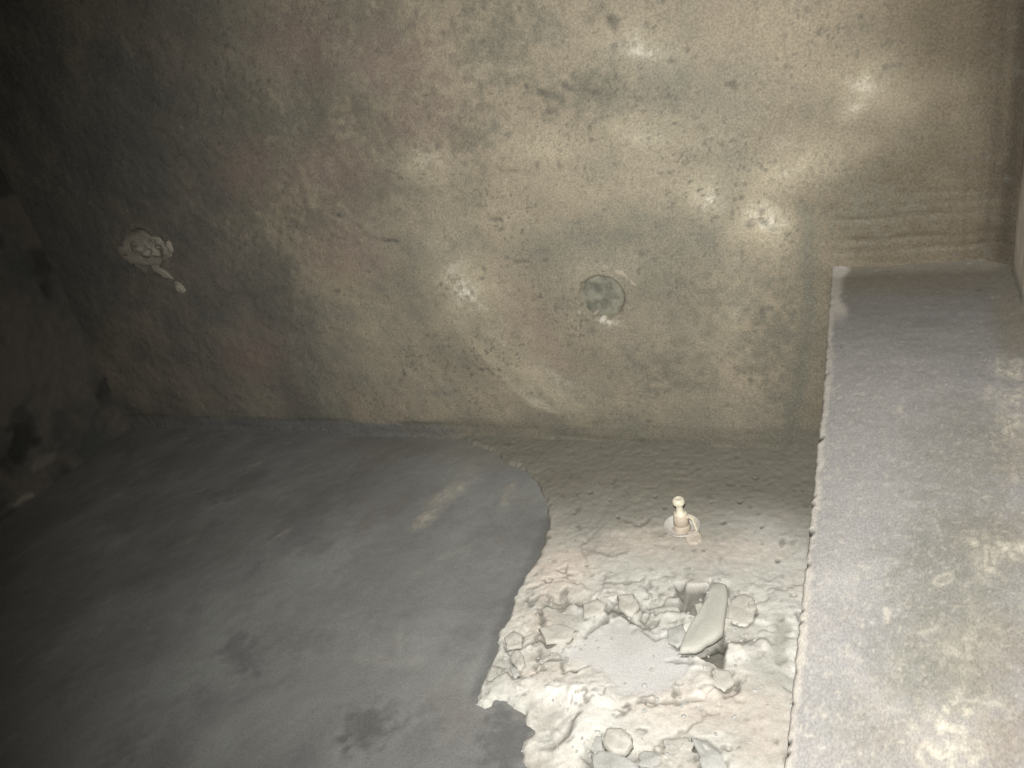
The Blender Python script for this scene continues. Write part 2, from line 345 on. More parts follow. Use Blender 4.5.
def wall_patch(name, pix, depth0, thick, seed, mat, parent, rough=0.004, rings=8, ragged=0.0025, edge=0.25, crater=0.0):
    P = to(on_wall, pix); n0 = len(P); R = []
    cx = sum(p[0] for p in P)/n0; cz = sum(p[1] for p in P)/n0
    for i in range(n0):
        a, b = P[i], P[(i+1) % n0]
        for t in (0, 0.5): R.append((a[0]+(b[0]-a[0])*t-cx, a[1]+(b[1]-a[1])*t-cz))
    n = len(R); A = np.array(R)
    wv = 1 + ragged/np.hypot(A[:, 0], A[:, 1])*fbm(A[:, 0]+cx, A[:, 1]+cz, 60, 3, seed)*2
    A = A*wv[:, None]; V = []; Fq = []
    for k in range(rings+1):
        t = k/rings; x = A[:, 0]*t+cx; z = A[:, 1]*t+cz
        hh = thick*(1-np.clip((t-1+edge)/edge, 0, 1)**2) + rough*fbm(x, z, 70, 4, seed+5, 0.6) - crater*math.exp(-(t/0.55)**2)
        if k == rings: hh = hh*0 - 0.012
        V += list(np.stack([x, YB+depth0-hh, z], -1))
    for k in range(rings):
        for i in range(n):
            q = (i+1) % n; Fq.append((k*n+i, k*n+q, (k+1)*n+q, (k+1)*n+i))
    return mesh_obj(name, V, Fq, mat, parent)
p1 = wall_patch('tie_hole_plug', ell(601, 298, 25, 26, 0, 16), 0.014, 0.006, 71, M_plug, wall_back, rough=0.007, ragged=0.006)
p1['label'] = 'greenish grey mortar plug filling a round tie hole'
wall_patch('plaster_smear', [(588, 262), (604, 258), (622, 262), (634, 276), (638, 288), (628, 286), (618, 276), (602, 270), (590, 270)], 0.003, 0.004, 72, M_smear, wall_back, rough=0.006, ragged=0.008, edge=0.9)
for k, (px, py, r) in enumerate([(602, 320, 3.2), (609, 322, 3), (596, 313, 2.5), (579, 312, 3)]):
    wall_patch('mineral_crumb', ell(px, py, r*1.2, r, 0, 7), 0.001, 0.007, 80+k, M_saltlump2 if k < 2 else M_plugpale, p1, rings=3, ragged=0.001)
p2 = wall_patch('tie_hole_plug', ell(144, 250, 33, 19, 6, 16), 0.006, 0.009, 74, M_plugpale, wall_back, rough=0.006, ragged=0.004)
p2['label'] = 'pale mortar plug bulging from a round tie hole'
wall_patch('mortar_bulge', ell(154, 248, 22, 13, 10, 14), 0.000, 0.013, 75, M_plugpale, p2, rough=0.016, crater=0.010, ragged=0.009, rings=12, edge=0.5)
wall_patch('mineral_crumb', [(164, 238), (170, 239), (174, 243), (175, 249), (173, 255), (167, 258), (164, 256), (168, 248)], 0.001, 0.011, 76, M_plugpale, p2, rings=6, ragged=0.007, rough=0.010, edge=0.6)
wall_patch('mortar_drip', [(146, 262), (158, 265), (170, 271), (178, 280), (170, 280), (158, 274)], 0.000, 0.010, 77, M_plugpale, p2, rings=4, ragged=0.004, edge=0.6)
wall_patch('mortar_drip', [(172, 277), (182, 282), (188, 290), (187, 297), (180, 291)], 0.000, 0.012, 78, M_plugpale, p2, rings=4, ragged=0.003, edge=0.6)

# ================================================================== LEFT AND RIGHT WALLS
ys = np.arange(YF, YB+0.03, 0.006); zs2 = rows(-0.03, 1.3, 0.006, 1.85, 0.03)
Y, Z = np.meshgrid(ys, zs2, indexing='ij')
d = 0.010*fbm(Y, Z, 3, 3, 501) + 0.005*fbm(Y, Z, 12, 3, 511) + 0.002*fbm(Y, Z, 50, 2, 521)
d = d + 0.010*np.clip((0.03-Z)/0.03, 0, 1)**2
gz = sstep(0.15, 0.5, fbm(Y, Z, 9, 3, 531))*0.7
gz = np.maximum(gz, 0.9*sstep(-0.01, 0.02, poly(Y, Z, to(on_left, ell(22, 440, 16, 26, 20))) + 0.03*fbm(Y, Z, 25, 3, 541)))
sl = 0.7*sstep(0.008, 0.002, seg_dist(Y, Z, to(on_left, [(2, 514), (12, 506), (30, 494)])) + 0.006*fbm(Y, Z, 40, 2, 551))
sl = np.maximum(sl, 0.35*sstep(-0.005, 0.015, poly(Y, Z, to(on_left, ell(45, 462, 14, 9, -30))) + 0.03*fbm(Y, Z, 30, 3, 552)))
d = d - 0.006*gz + 0.006*sl
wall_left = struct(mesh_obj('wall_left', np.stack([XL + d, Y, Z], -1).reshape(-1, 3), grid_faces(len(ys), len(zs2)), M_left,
                            attrs=dict(gouge=gz, salt_glint=sl)))
d = 0.003 + 0.0018*fbm(Y, Z, 3, 3, 601) + 0.0010*fbm(Y, Z, 14, 3, 611) + 0.0006*fbm(Y, Z, 50, 2, 621)
dp = sstep(YB-0.07, YB-0.02, Y + 0.03*fbm(Y, Z, 8, 3, 631))  # right wall darker towards the back corner
rs = sstep(0.10, 0.02, Z-PZ + 0.05*fbm(Y, Z, 12, 3, 641))*sstep(YB-0.12, YB-0.22, Y)
wall_right = struct(mesh_obj('wall_right', np.stack([XR - d, Y, Z], -1).reshape(-1, 3), grid_faces(len(ys), len(zs2), True), M_right,
                             attrs=dict(dark_tone=dp, salt_glint=rs)))

# ================================================================== FLOOR
xs = np.arange(XL-0.02, PX+0.03, 0.0045); ys = rows(YF, 0.35, 0.02, YB+0.03, 0.0045)
X, Y = np.meshgrid(xs, ys, indexing='ij')
wx = X + 0.012*fbm(X, Y, 14, 3, 701); wy = Y + 0.012*fbm(X, Y, 14, 3, 711)
fine = fbm(X, Y, 70, 3, 721)
d = 0.005*fbm(X, Y, 3, 3, 731) + 0.0018*fbm(X, Y, 12, 3, 741) + 0.0006*fbm(X, Y, 60, 3, 751)
def fblob(cx, cy, rx, ry, rot=0, soft=0.02, amt=0.006):
    return sstep(-soft, soft, poly(wx, wy, to(on_floor, ell(cx, cy, rx, ry, rot))) + amt*fine)
def fstroke(pts, wm, soft=1.0, amt=0.003):
    return sstep(wm*(1+soft), wm*max(0, 1-soft), seg_dist(wx, wy, to(on_floor, pts)) + amt*fine)
scuff = np.zeros_like(X); dark_tone = scuff.copy(); ochre = scuff.copy()
cr = sstep(-0.3, 0.6, fbm(X, Y, 60, 4, 761, 0.65))
for pts, wm, st in [([(455, 487), (438, 503), (418, 524)], 0.019, 1.0), ([(512, 484), (506, 500)], 0.010, .5), ([(290, 527), (268, 546)], 0.006, .7), ([(204, 525), (190, 540)], 0.010, .4), ([(262, 462), (235, 470)], 0.008, .35), ([(320, 455), (300, 470)], 0.008, .3), ([(440, 560), (470, 545)], 0.006, .35), ([(470, 470), (440, 500)], 0.03, .25), ([(236, 498), (248, 492)], 0.012, .25),
                    ([(310, 475), (330, 470)], 0.006, .35), ([(345, 470), (360, 460)], 0.006, .3), ([(360, 655), (420, 660)], 0.012, .2), ([(330, 740), (350, 762)], 0.02, .2),
                    ([(400, 620), (395, 660)], 0.004, .2), ([(415, 575), (440, 570)], 0.006, .22), ([(250, 500), (300, 480)], 0.02, .15)]:
    scuff = np.maximum(scuff, st*fstroke(pts, wm, 0.9, 0.006)*(0.25+0.75*cr))
for b, st in [((360, 728, 22, 18, -30), .75), ((352, 742, 10, 6, 0), .85), ((375, 716, 16, 8, 0), .6), ((240, 650, 14, 22, 0), .45), ((245, 664, 8, 8, 0), .6), ((415, 735, 16, 30, 10), .3), ((215, 495, 16, 8, 0), .5),
              ((505, 745, 26, 34, 0), .65), ((122, 745, 14, 14, 0), .35), ((300, 640, 30, 14, 10), .25)]:
    dark_tone = np.maximum(dark_tone, st*fblob(*b, soft=0.022, amt=0.04))
dark_tone = np.maximum(dark_tone, 0.6*fstroke([(552, 520), (540, 556), (518, 594), (497, 650), (482, 690)], 0.018, 0.7, 0.006))  # darker band on the floor beside the mortar bed edge
ochre = np.maximum(ochre, 0.55*sstep(YB-0.14, YB-0.03, Y + 0.05*fbm(X, Y, 6, 3, 771))*sstep(-1.6, -0.9, X))
tan = np.clip(0.85*sstep(-0.95, -1.25, X - 0.35*(Y-1.1) + 0.25*fbm(X, Y, 4, 4, 781))*(0.7+0.6*fbm(X, Y, 9, 4, 782)), 0, 1)
d = d + 0.0012*scuff - 0.0015*dark_tone
bed_in = sstep(0.012, 0.05, poly(X, Y, to(on_floor, [(462, 440), (498, 456), (528, 474), (545, 500), (547, 532), (532, 563), (513, 600), (495, 650), (479, 688), (526, 735), (526, 775), (520, 810)])
                                 + [(-0.47, 0.50), (-0.44, 0.44), (0.0, 0.44), (0.0, 1.6), (-1.0, 1.6)]))
d = d - 0.030*bed_in                                   # the bed fills a chased-out hollow
floor = struct(mesh_obj('floor', np.stack([X, Y, d], -1).reshape(-1, 3), grid_faces(len(xs), len(ys)), M_floor,
                        attrs=dict(scuff=scuff, dark_tone=dark_tone, ochre=ochre, tan=tan)))

# ---- outlines of the loose pieces lying on the mortar bed (built further down)
CH = []
lf = 'loose chips at the ragged edge of the mortar bed'
def dict_args(*a, **k): return (a, k)
CH.append(dict_args('mortar_shard', [(714, 587), (727, 590), (729, 606), (723, 640), (708, 650), (696, 656), (681, 656), (686, 640), (697, 620), (707, 604)], 0.016, 101, 'M_shard',
     'large smooth wedge of grey-green mortar leaning over a dark gap', tilt=(0.10, -0.03), uneven=0.0006))
CH.append(dict_args('mortar_disc', ell(742, 613, 14, 16, 10, 12), 0.007, 102, 'M_chip', 'round flat mortar disc sunk in a dark rim beside the plinth', uneven=0.001, sink=0.006))
CH.append(dict_args('hexagonal_stone', [(607, 737), (619, 735), (632, 741), (635, 752), (626, 761), (612, 760), (604, 750)], 0.018, 103, 'M_chip', 'pale six-sided stone chip lying on grey fragments'))
CH.append(dict_args('concrete_fragment', [(592, 762), (604, 756), (628, 764), (640, 772), (630, 785), (596, 782)], 0.010, 104, 'M_slate', 'flat grey concrete fragment below the pale six-sided stone'))
CH.append(dict_args('concrete_fragment', [(638, 754), (652, 752), (662, 760), (656, 772), (640, 768)], 0.011, 105, 'M_slate', 'small grey concrete fragment right beside the pale six-sided stone'))
CH.append(dict_args('concrete_fragment', [(594, 738), (602, 737), (603, 750), (597, 756), (591, 750)], 0.009, 106, 'M_slate', 'narrow rough fragment wedged between white ridge and six-sided stone'))
CH.append(dict_args('concrete_fragment', [(692, 740), (706, 744), (722, 756), (727, 770), (712, 774), (702, 768), (698, 756)], 0.008, 107, 'M_slate', 'dark grey triangular fragment standing alone in pinkish mortar'))
CH.append(dict_args('concrete_fragment', [(664, 742), (686, 738), (694, 746), (690, 762), (672, 764), (664, 754)], 0.008, 108, 'M_chip', 'broad pale flake between two grey fragments'))
CH.append(dict_args('stone_chip', ell(519, 664, 6.5, 10, -20, 9), 0.009, 109, 'M_chip', 'oval pale stone chip ringed by a dark crevice near the coating edge', lf))
CH.append(dict_args('stone_chip', [(505, 642), (514, 634), (523, 640), (522, 650), (508, 653)], 0.008, 110, 'M_chip', 'five-sided chip above the oval stone chip at the coating edge', lf))
CH.append(dict_args('stone_chip', [(511, 672), (517, 671), (521, 679), (515, 682)], 0.007, 111, 'M_slate', 'tiny grey chip just below the oval stone chip', lf))
CH.append(dict_args('stone_chip', [(540, 634), (560, 628), (576, 634), (570, 645), (548, 648)], 0.009, 112, 'M_chip', 'wide flat flake on the left rim of the smooth hollow', lf))
CH.append(dict_args('stone_chip', [(584, 610), (598, 604), (608, 609), (600, 620), (586, 622)], 0.013, 113, 'M_chip', 'rounded pale lump at the head of the smooth hollow', lf))
CH.append(dict_args('stone_chip', [(619, 602), (634, 600), (641, 612), (632, 622), (620, 616)], 0.012, 114, 'M_chip', 'blocky pale lump above the smooth hollow', lf))
CH.append(dict_args('stone_chip', [(668, 634), (682, 628), (688, 640), (678, 650), (668, 646)], 0.009, 115, 'M_slate', 'angular grey chip touching the smooth mortar wedge', lf))
CH.append(dict_args('stone_chip', [(694, 604), (702, 602), (705, 611), (697, 615)], 0.012, 116, 'M_chip', 'small white chip lying inside the dark gap', lf))
CH.append(dict_args('stone_chip', [(714, 670), (730, 672), (735, 684), (724, 692), (712, 686)], 0.008, 117, 'M_chip', 'flat pale flake below the dark hollow of the wedge', lf))
CH.append(dict_args('stone_chip', [(748, 606), (754, 604), (757, 612), (751, 616)], 0.010, 118, 'M_chip', 'little white chip on the rim of the round mortar disc', lf))

# ---- the pale chipped mortar laid over the grey floor beside the plinth
xs = np.arange(-1.05, PX+0.012, 0.0024); ys = np.arange(0.42, YB+0.02, 0.0026)
X, Y = np.meshgrid(xs, ys, indexing='ij')
wx = X + 0.009*fbm(X, Y, 22, 3, 801); wy = Y + 0.009*fbm(X, Y, 22, 3, 811)
fine = fbm(X, Y, 90, 3, 821)
out = to(on_floor, [(462, 440), (498, 456), (528, 474), (545, 500), (547, 532), (532, 563), (513, 600), (495, 650), (479, 688), (472, 704), (484, 708),
                    (494, 699), (505, 702), (511, 712), (522, 716), (527, 735), (517, 752), (526, 775), (520, 810)]) + [(-0.47, 0.50), (-0.44, 0.30), (0.0, 0.30), (0.0, 1.6), (-1.0, 1.6)]
sd = poly(wx, wy, out) + 0.004*fine + 0.005
def mpoly(pts, soft=0.004, amt=0.003):
    return sstep(-soft, soft, poly(wx, wy, to(on_floor, pts)) + amt*fine)
def mstroke(pts, wm, soft=0.7, amt=0.0015):
    return sstep(wm*(1+soft), wm*max(0, 1-soft), seg_dist(wx, wy, to(on_floor, pts)) + amt*fine)
def mblob(cx, cy, rx, ry, rot=0, soft=0.008, amt=0.005):
    return mpoly(ell(cx, cy, rx, ry, rot), soft, amt)
h = -0.010 + 0.0155*sstep(0.0, 0.014, sd)
rough_zone = sstep(1.10, 0.98, Y + 0.02*fbm(X, Y, 8, 2, 831))*sstep(0, 0.03, sd)
h = h + 0.004*fbm(X, Y, 5, 3, 841) + rough_zone*(0.0034*fbm(X, Y, 17, 4, 851) + 0.0012*fbm(X, Y, 55, 3, 861)) + 0.0012*fbm(X, Y, 80, 2, 862)
olive = np.zeros_like(X); pink = olive.copy(); smooth = olive.copy(); white = olive.copy(); dirt_shade = olive.copy()
olive = sstep(0.97, 1.32, Y + 0.07*fbm(X, Y, 6, 3, 871))
olive = np.maximum(olive, 0.85*sstep(0.035, 0.008, sd)*sstep(0.98, 1.10, Y))
olive = np.maximum(olive, 0.5*mblob(778, 644, 9, 28, 0))
olive = np.maximum(olive, 0.35*sstep(0.0, 0.5, fbm(X, Y, 14, 4, 875)))
for b, st in [((560, 575, 32, 22, -30), .7), ((700, 705, 70, 30, 0), .55), ((600, 660, 40, 20, 0), .3), ((545, 680, 30, 14, 0), .6), ((765, 730, 30, 40, 0), .5), ((640, 545, 50, 14, 0), .5), ((735, 555, 50, 12, 0), .4), ((540, 630, 20, 20, 0), .5)]:
    pink = np.maximum(pink, st*mblob(*b, soft=0.03, amt=0.02))
# smooth lavender-grey slick in the middle: a trowelled hollow
slick = [(563, 655), (585, 640), (598, 628), (612, 622), (640, 630), (668, 636), (690, 655), (694, 672), (678, 690), (650, 700), (620, 696), (604, 680), (582, 668)]
ms = mpoly(slick, 0.014, 0.014)
smooth = np.maximum(smooth, 0.85*ms*(0.85+0.4*fbm(X, Y, 25, 3, 879)))
h = h*(1-ms) + ms*(0.0035 + 0.0012*fbm(X, Y, 20, 2, 881))
# hollows and pits (depth, dirt with painted shade)
for b, dp_, dt in [((552, 727, 24, 20, -20), .008, .12), ((558, 602, 14, 6, 0), .010, .35), ((587, 602, 12, 5, 0), .012, .35),
                   ((550, 655, 16, 5, 0), .006, .2), ((596, 757, 10, 14, 0), .014, .6), ((630, 762, 30, 8, 0), .012, .45), ((668, 608, 24, 7, 0), .008, .2),
                   ((655, 622, 20, 8, 0), .006, .1), ((728, 684, 8, 10, 0), .008, .35), ((655, 655, 5, 10, 0), .0, .0), ((606, 545, 22, 12, 10), .005, .12), ((590, 538, 8, 18, 20), .003, .15),
                   ((778, 644, 7, 26, 0), .006, .0), ((660, 536, 8, 4, 0), .004, .2)]:
    mk = mblob(*b, soft=0.009, amt=0.007); h = h - 0.7*dp_*mk; dirt_shade = np.maximum(dirt_shade, dt*mk)
notch = mpoly([(676, 586), (684, 585), (690, 592), (713, 587), (706, 606), (699, 616), (682, 612), (680, 600)], 0.005, 0.006)
h = h - 0.016*notch; dirt_shade = np.maximum(dirt_shade, 0.75*notch)  # dark gap: dirt and painted shade
und = mpoly([(724, 634), (729, 650), (723, 666), (708, 665), (694, 658), (712, 650)], 0.004, 0.004)
h = h - 0.012*und; dirt_shade = np.maximum(dirt_shade, 0.95*und)  # shadow beneath the wedge painted into the mortar colour
# crevices round broken pieces: dirt plus the shade of deep gaps painted in
for pts, wm, st in [([(604, 624), (612, 608), (622, 614), (630, 624), (645, 628)], 0.004, .85), ([(608, 612), (614, 607), (614, 616)], 0.007, .7), ([(540, 612), (544, 628), (538, 640), (548, 648)], 0.0035, .7), ([(508, 655), (524, 648), (540, 642)], 0.0035, .65),
                    ([(536, 666), (550, 662), (566, 663)], 0.004, .6), ([(540, 652), (537, 668)], 0.0035, .6), ([(586, 637), (596, 628), (606, 622)], 0.0035, .55), ([(505, 640), (508, 655), (514, 668)], 0.003, .5),
                    ([(560, 600), (566, 592), (566, 604)], 0.004, .6), ([(640, 632), (660, 640), (682, 632), (684, 620)], 0.003, .5), ([(655, 612), (680, 612)], 0.003, .5), ([(682, 658), (688, 644), (684, 634), (666, 628)], 0.003, .45),
                    ([(736, 680), (737, 692), (726, 697)], 0.004, .6), ([(668, 664), (690, 666), (712, 668)], 0.003, .45), ([(640, 706), (664, 702), (700, 701)], 0.0035, .5), ([(528, 600), (532, 606)], 0.005, .5),
                    ([(574, 722), (578, 714), (572, 728), (556, 742)], 0.004, .55), ([(604, 586), (612, 584), (640, 583)], 0.003, .35), ([(590, 578), (580, 545), (596, 530)], 0.003, .3), ([(625, 520), (640, 528), (650, 522)], 0.004, .3),
                    ([(694, 742), (704, 760), (720, 768)], 0.006, .5), ([(530, 590), (560, 584), (580, 588)], 0.003, .25), ([(700, 690), (716, 684), (720, 676)], 0.003, .35), ([(690, 596), (684, 606)], 0.004, .4)]:
    mk = mstroke(pts, wm, 0.8, 0.003); h = h - 0.007*mk*st; dirt_shade = np.maximum(dirt_shade, st*mk)
brk = sstep(-0.35, 0.25, fbm(X, Y, 40, 3, 886))
for a_, k_ in CH:
    pd = np.abs(poly(X, Y, to(on_floor, a_[1])))
    mk = sstep(0.0065, 0.0015, pd + 0.002*fine)*brk
    h = h - 0.003*mk; dirt_shade = np.maximum(dirt_shade, 0.7*mk)  # rings round the pieces: dirt and painted crevice shade
rdg = np.abs(fbm(wx, wy, 15, 4, 891, 0.6))
ck = sstep(0.070, 0.010, rdg)*rough_zone*sstep(-0.15, 0.25, fbm(X, Y, 9, 2, 892))*(1-ms)*sstep(0.60, 0.68, Y + 0.05*fbm(X, Y, 9, 2, 893))
h = h - 0.0032*ck; dirt_shade = np.maximum(dirt_shade, 0.68*ck)
step_ = sstep(-0.02, 0.03, fbm(wx, wy, 15, 4, 891, 0.6)); h = h + 0.0028*(step_-0.5)*rough_zone*(1-ms)
dirt_shade = np.maximum(dirt_shade, 0.5*sstep(0.25, 0.7, fbm(X, Y, 75, 3, 887))*rough_zone*sstep(-0.1, 0.4, fbm(X, Y, 12, 2, 888)))
dirt_shade = np.maximum(dirt_shade, 0.45*sstep(0.45, 0.75, fbm(X, Y, 60, 2, 885))*sstep(0.9, 1.15, Y))
# dark pinholes in the upper mortar
for (px, py, r) in [(723, 526, 2), (777, 562, 2.4), (765, 530, 1.5), (712, 506, 1.5), (643, 581, 1.2), (664, 510, 2), (655, 500, 1.5), (619, 518, 2), (588, 494, 2), (610, 500, 1.5), (740, 505, 2), (586, 567, 1.6), (755, 480, 2), (575, 515, 2)]:
    mk = mblob(px, py, r, r*0.8, soft=0.002, amt=0.001); h = h - 0.004*mk; dirt_shade = np.maximum(dirt_shade, 0.8*mk)
# ridges, white knobs
for pts, wm, hh, wt in [([(600, 704), (586, 726), (570, 750), (556, 780)], 0.022, .005, .45), ([(524, 690), (556, 687), (584, 692), (596, 700)], 0.018, .003, .5), ([(700, 664), (716, 661), (740, 652), (760, 650)], 0.010, .006, .4),
                        ([(690, 590), (716, 600), (722, 585)], 0.014, .004, .2), ([(580, 606), (592, 616), (606, 612)], 0.012, .004, .3), ([(610, 596), (620, 610), (632, 618)], 0.012, .004, .3), ([(700, 692), (705, 680), (712, 690)], 0.010, .004, .3)]:
    mk = mstroke(pts, wm, 0.8, 0.004); h = h + hh*mk; white = np.maximum(white, wt*mk)
for b, st in [((558, 693, 12, 7, 0), 1), ((575, 700, 8, 10, 40), .9), ((600, 688, 9, 9, 0), .8), ((590, 690, 5, 8, 0), .6), ((545, 700, 10, 5, 0), .5), ((700, 690, 6, 4, 0), .5), ((708, 660, 6, 3, 0), .4), ((745, 650, 14, 4, -15), .4), ((538, 752, 12, 12, 0), .5)]:
    mk = mblob(*b, soft=0.010, amt=0.006); white = np.maximum(white, st*mk); h = h + 0.004*mk*st
keep = sd > -0.02
fa = grid_faces(len(xs), len(ys))
fa = fa[keep.reshape(-1)[fa].any(1)]
used = np.unique(fa); rem = np.full(X.size, -1); rem[used] = np.arange(len(used))
VV = np.stack([X, Y, h], -1).reshape(-1, 3)[used]
at = {n: v.reshape(-1)[used] for n, v in dict(olive=olive, pink=pink, smooth=smooth, white=white, dirt_shade=dirt_shade).items()}
mortar = mesh_obj('mortar_bed', VV, rem[fa], M_mortar, floor, attrs=at)
mortar['label'] = 'pale chipped mortar bed spread over the grey floor'

def mortar_z(x, y):
    i = int(np.clip(round((x-xs[0])/0.0024), 0, len(xs)-1)); j = int(np.clip(round((y-ys[0])/0.0026), 0, len(ys)-1))
    return float(h[i, j])

# ================================================================== PLINTH
xp = np.arange(PX, XR-0.0075, 0.0024); yp = np.arange(YF, YB-0.008, 0.003)
X, Y = np.meshgrid(xp, yp, indexing='ij')
wx = X + 0.010*fbm(X, Y, 16, 3, 901); wy = Y + 0.010*fbm(X, Y, 16, 3, 911)
fine = fbm(X, Y, 90, 3, 921)
streak = fbm(X*9, Y*0.9, 12, 3, 931)
streakx = fbm(X*1.2, Y*5, 14, 3, 932)
d = 0.003*fbm(X, Y, 5, 3, 941) + 0.0007*fbm(X*4, Y, 30, 3, 951) + 0.0004*fbm(X, Y, 120, 2, 952)
def pblob(cx, cy, rx, ry, rot=0, soft=0.02, amt=0.01):
    return sstep(-soft, soft, poly(wx, wy, to(on_plinth, ell(cx, cy, rx, ry, rot))) + amt*fine)
def pstroke(pts, wm, soft=0.9, amt=0.002):
    return sstep(wm*(1+soft), wm*max(0, 1-soft), seg_dist(wx, wy, to(on_plinth, pts)) + amt*fine)
ochre = 0.85*sstep(YB-0.22, YB-0.06, Y + 0.04*streakx)
dark = 0.9*sstep(YB-0.48, YB-0.14, Y + 0.06*streakx + 0.05*fbm(X, Y, 8, 3, 956))
brown = np.zeros_like(X); salt_glint = brown.copy(); edge = brown.copy(); gouge = brown.copy(); oliv = brown.copy()
ochre = np.maximum(ochre, 0.8*sstep(0.135, 0.175, X + 0.02*fbm(X, Y, 9, 3, 955))*sstep(1.0, 1.2, Y))
for b, st in [((1000, 535, 36, 24, 0), .5), ((985, 650, 40, 40, 0), .6), ((1010, 740, 40, 40, 0), .6), ((1015, 450, 20, 30, 0), .6), ((890, 740, 40, 26, 0), .3)]:
    brown = np.maximum(brown, st*pblob(*b, soft=0.03, amt=0.02))
for b, st in [((960, 590, 70, 90, 10), .75), ((940, 660, 60, 50, 0), .8), ((860, 720, 40, 40, 0), .35), ((970, 460, 60, 60, 0), .5)]:
    oliv = np.maximum(oliv, st*pblob(*b, soft=0.04, amt=0.03))
sk = sstep(-0.35, 0.55, fbm(X*1.7, Y, 110, 3, 933, 0.7))
for b, st in [((948, 740, 34, 34, 0), .95), ((960, 700, 26, 16, 0), .5), ((985, 562, 5, 16, 5), .8), ((1004, 547, 30, 7, 5), .95), ((1006, 368, 18, 9, 20), 1.0), ((1016, 415, 14, 28, 0), .9), ((1006, 395, 22, 7, 10), .9), ((960, 650, 30, 24, 0), .35),
              ((985, 620, 6, 16, 5), .4), ((1018, 470, 10, 12, 0), .5), ((900, 660, 10, 8, 0), .3), ((885, 700, 26, 14, 0), .3)]:
    salt_glint = np.maximum(salt_glint, st*pblob(*b, soft=0.020, amt=0.014)*(0.15+0.85*sk))
salt_glint = np.maximum(salt_glint, 0.28*sstep(0.15, 0.75, fbm(X*1.6, Y, 210, 2, 957))*sstep(1.30, 1.0, Y))
salt_glint = np.maximum(salt_glint, 0.4*sstep(0.70, 0.85, fbm(X, Y, 110, 2, 958)))
ring = pblob(941, 577, 10, 9, soft=0.002, amt=0.001)-0.7*pblob(941, 577, 7, 6, soft=0.002, amt=0.001)
salt_glint = np.maximum(salt_glint, 0.5*ring)
for pts, st in [([(985, 545), (984, 565)], .6), ([(905, 405), (900, 412)], .5), ([(832, 340), (830, 380)], .3), ([(920, 630), (940, 627)], .3), ([(885, 610), (887, 620)], .5), ([(965, 700), (1000, 702)], .4)]:
    salt_glint = np.maximum(salt_glint, st*pstroke(pts, 0.0022))
edge = sstep(0.010, 0.003, X-PX + 0.005*fbm(X, Y, 40, 3, 961))
edge = np.maximum(edge, 0.9*sstep(0.024, 0.010, X-PX + 0.008*fbm(X, Y, 25, 2, 965))*sstep(1.20, 1.30, Y))
# bug holes along the arris
hl = [(817, 437, 4.4), (811, 494, 2.2), (810, 502, 2.4), (806, 530, 3.6), (803, 562, 2.0), (797, 606, 1.5), (795, 618, 1.3), (790, 668, 1.3), (787, 700, 1.2), (784, 738, 1.8), (782, 750, 1.6), (827, 372, 1.6)]
lip_notch = np.zeros(len(yp))
for px, py, r in hl:
    c = on_plinth(px, py); rr = np.hypot(X-(PX+0.001), (Y-c[1])*0.8)
    mk = sstep(r*0.0014, r*0.0008, rr + 0.0006*fine); gouge = np.maximum(gouge, mk)
    lip_notch = np.maximum(lip_notch, r*0.00035*np.exp(-((yp-c[1])/(r*0.0013))**2))
gouge = np.maximum(gouge, 0.5*sstep(0.84, 0.93, vnoise(X*110, Y*110, 971)*vnoise(X*40, Y*40, 972)))
wob = 0.0016*fbm(yp, yp*0+3.1, 24, 4, 981) + 0.0012*fbm(yp, yp*0+8.7, 120, 3, 985)
nt_ = len(xp)
fall = np.exp(-(X-PX)/0.012)
Xe = X + fall*(wob[None, :] + lip_notch[None, :]) - 0.012*fall*sstep(0.95, 1.42, Y)*0.6
Ze = PZ + d + 0.016*np.clip((Y-(YB-0.05))/0.05, 0, 1)**2 + 0.016*np.clip((X-(XR-0.04))/0.04, 0, 1)**2 - 0.0045*np.exp(-((X-PX)/0.004)) - 0.006*gouge*fall
# left side: carry the arris down to the floor
zl = np.linspace(0, 1, 60)[1:]
side = []
for t in zl:
    z = (PZ-0.004)*(1-t) - 0.02*t
    bulge = 0.0035*min(1, t*8) + 0.004*fbm(yp, yp*0+t*0.4, 16, 3, 991)
    side.append(np.stack([Xe[0]-bulge*min(1, t*10)+0.002, yp, np.where(t > 0, Ze[0]*(1-t)-0.02*t, Ze[0])], -1))
top = np.stack([Xe, Y, Ze], -1)
allv = np.concatenate([np.stack(side[::-1], 0), top], 0)
nu = allv.shape[0]
def ext(a): return np.concatenate([np.zeros((len(side), a.shape[1])), a], 0)
plinth = mesh_obj('concrete_plinth', allv.reshape(-1, 3), grid_faces(nu, len(yp)), M_plinth,
                  attrs={n: ext(v) for n, v in dict(ochre=ochre, brown=brown, salt_glint=salt_glint, edge=edge, gouge=gouge, olive=oliv, dark=dark).items()})
tag(plinth, 'long grey concrete plinth with brushed top and pitted edge against the right wall', 'plinth')

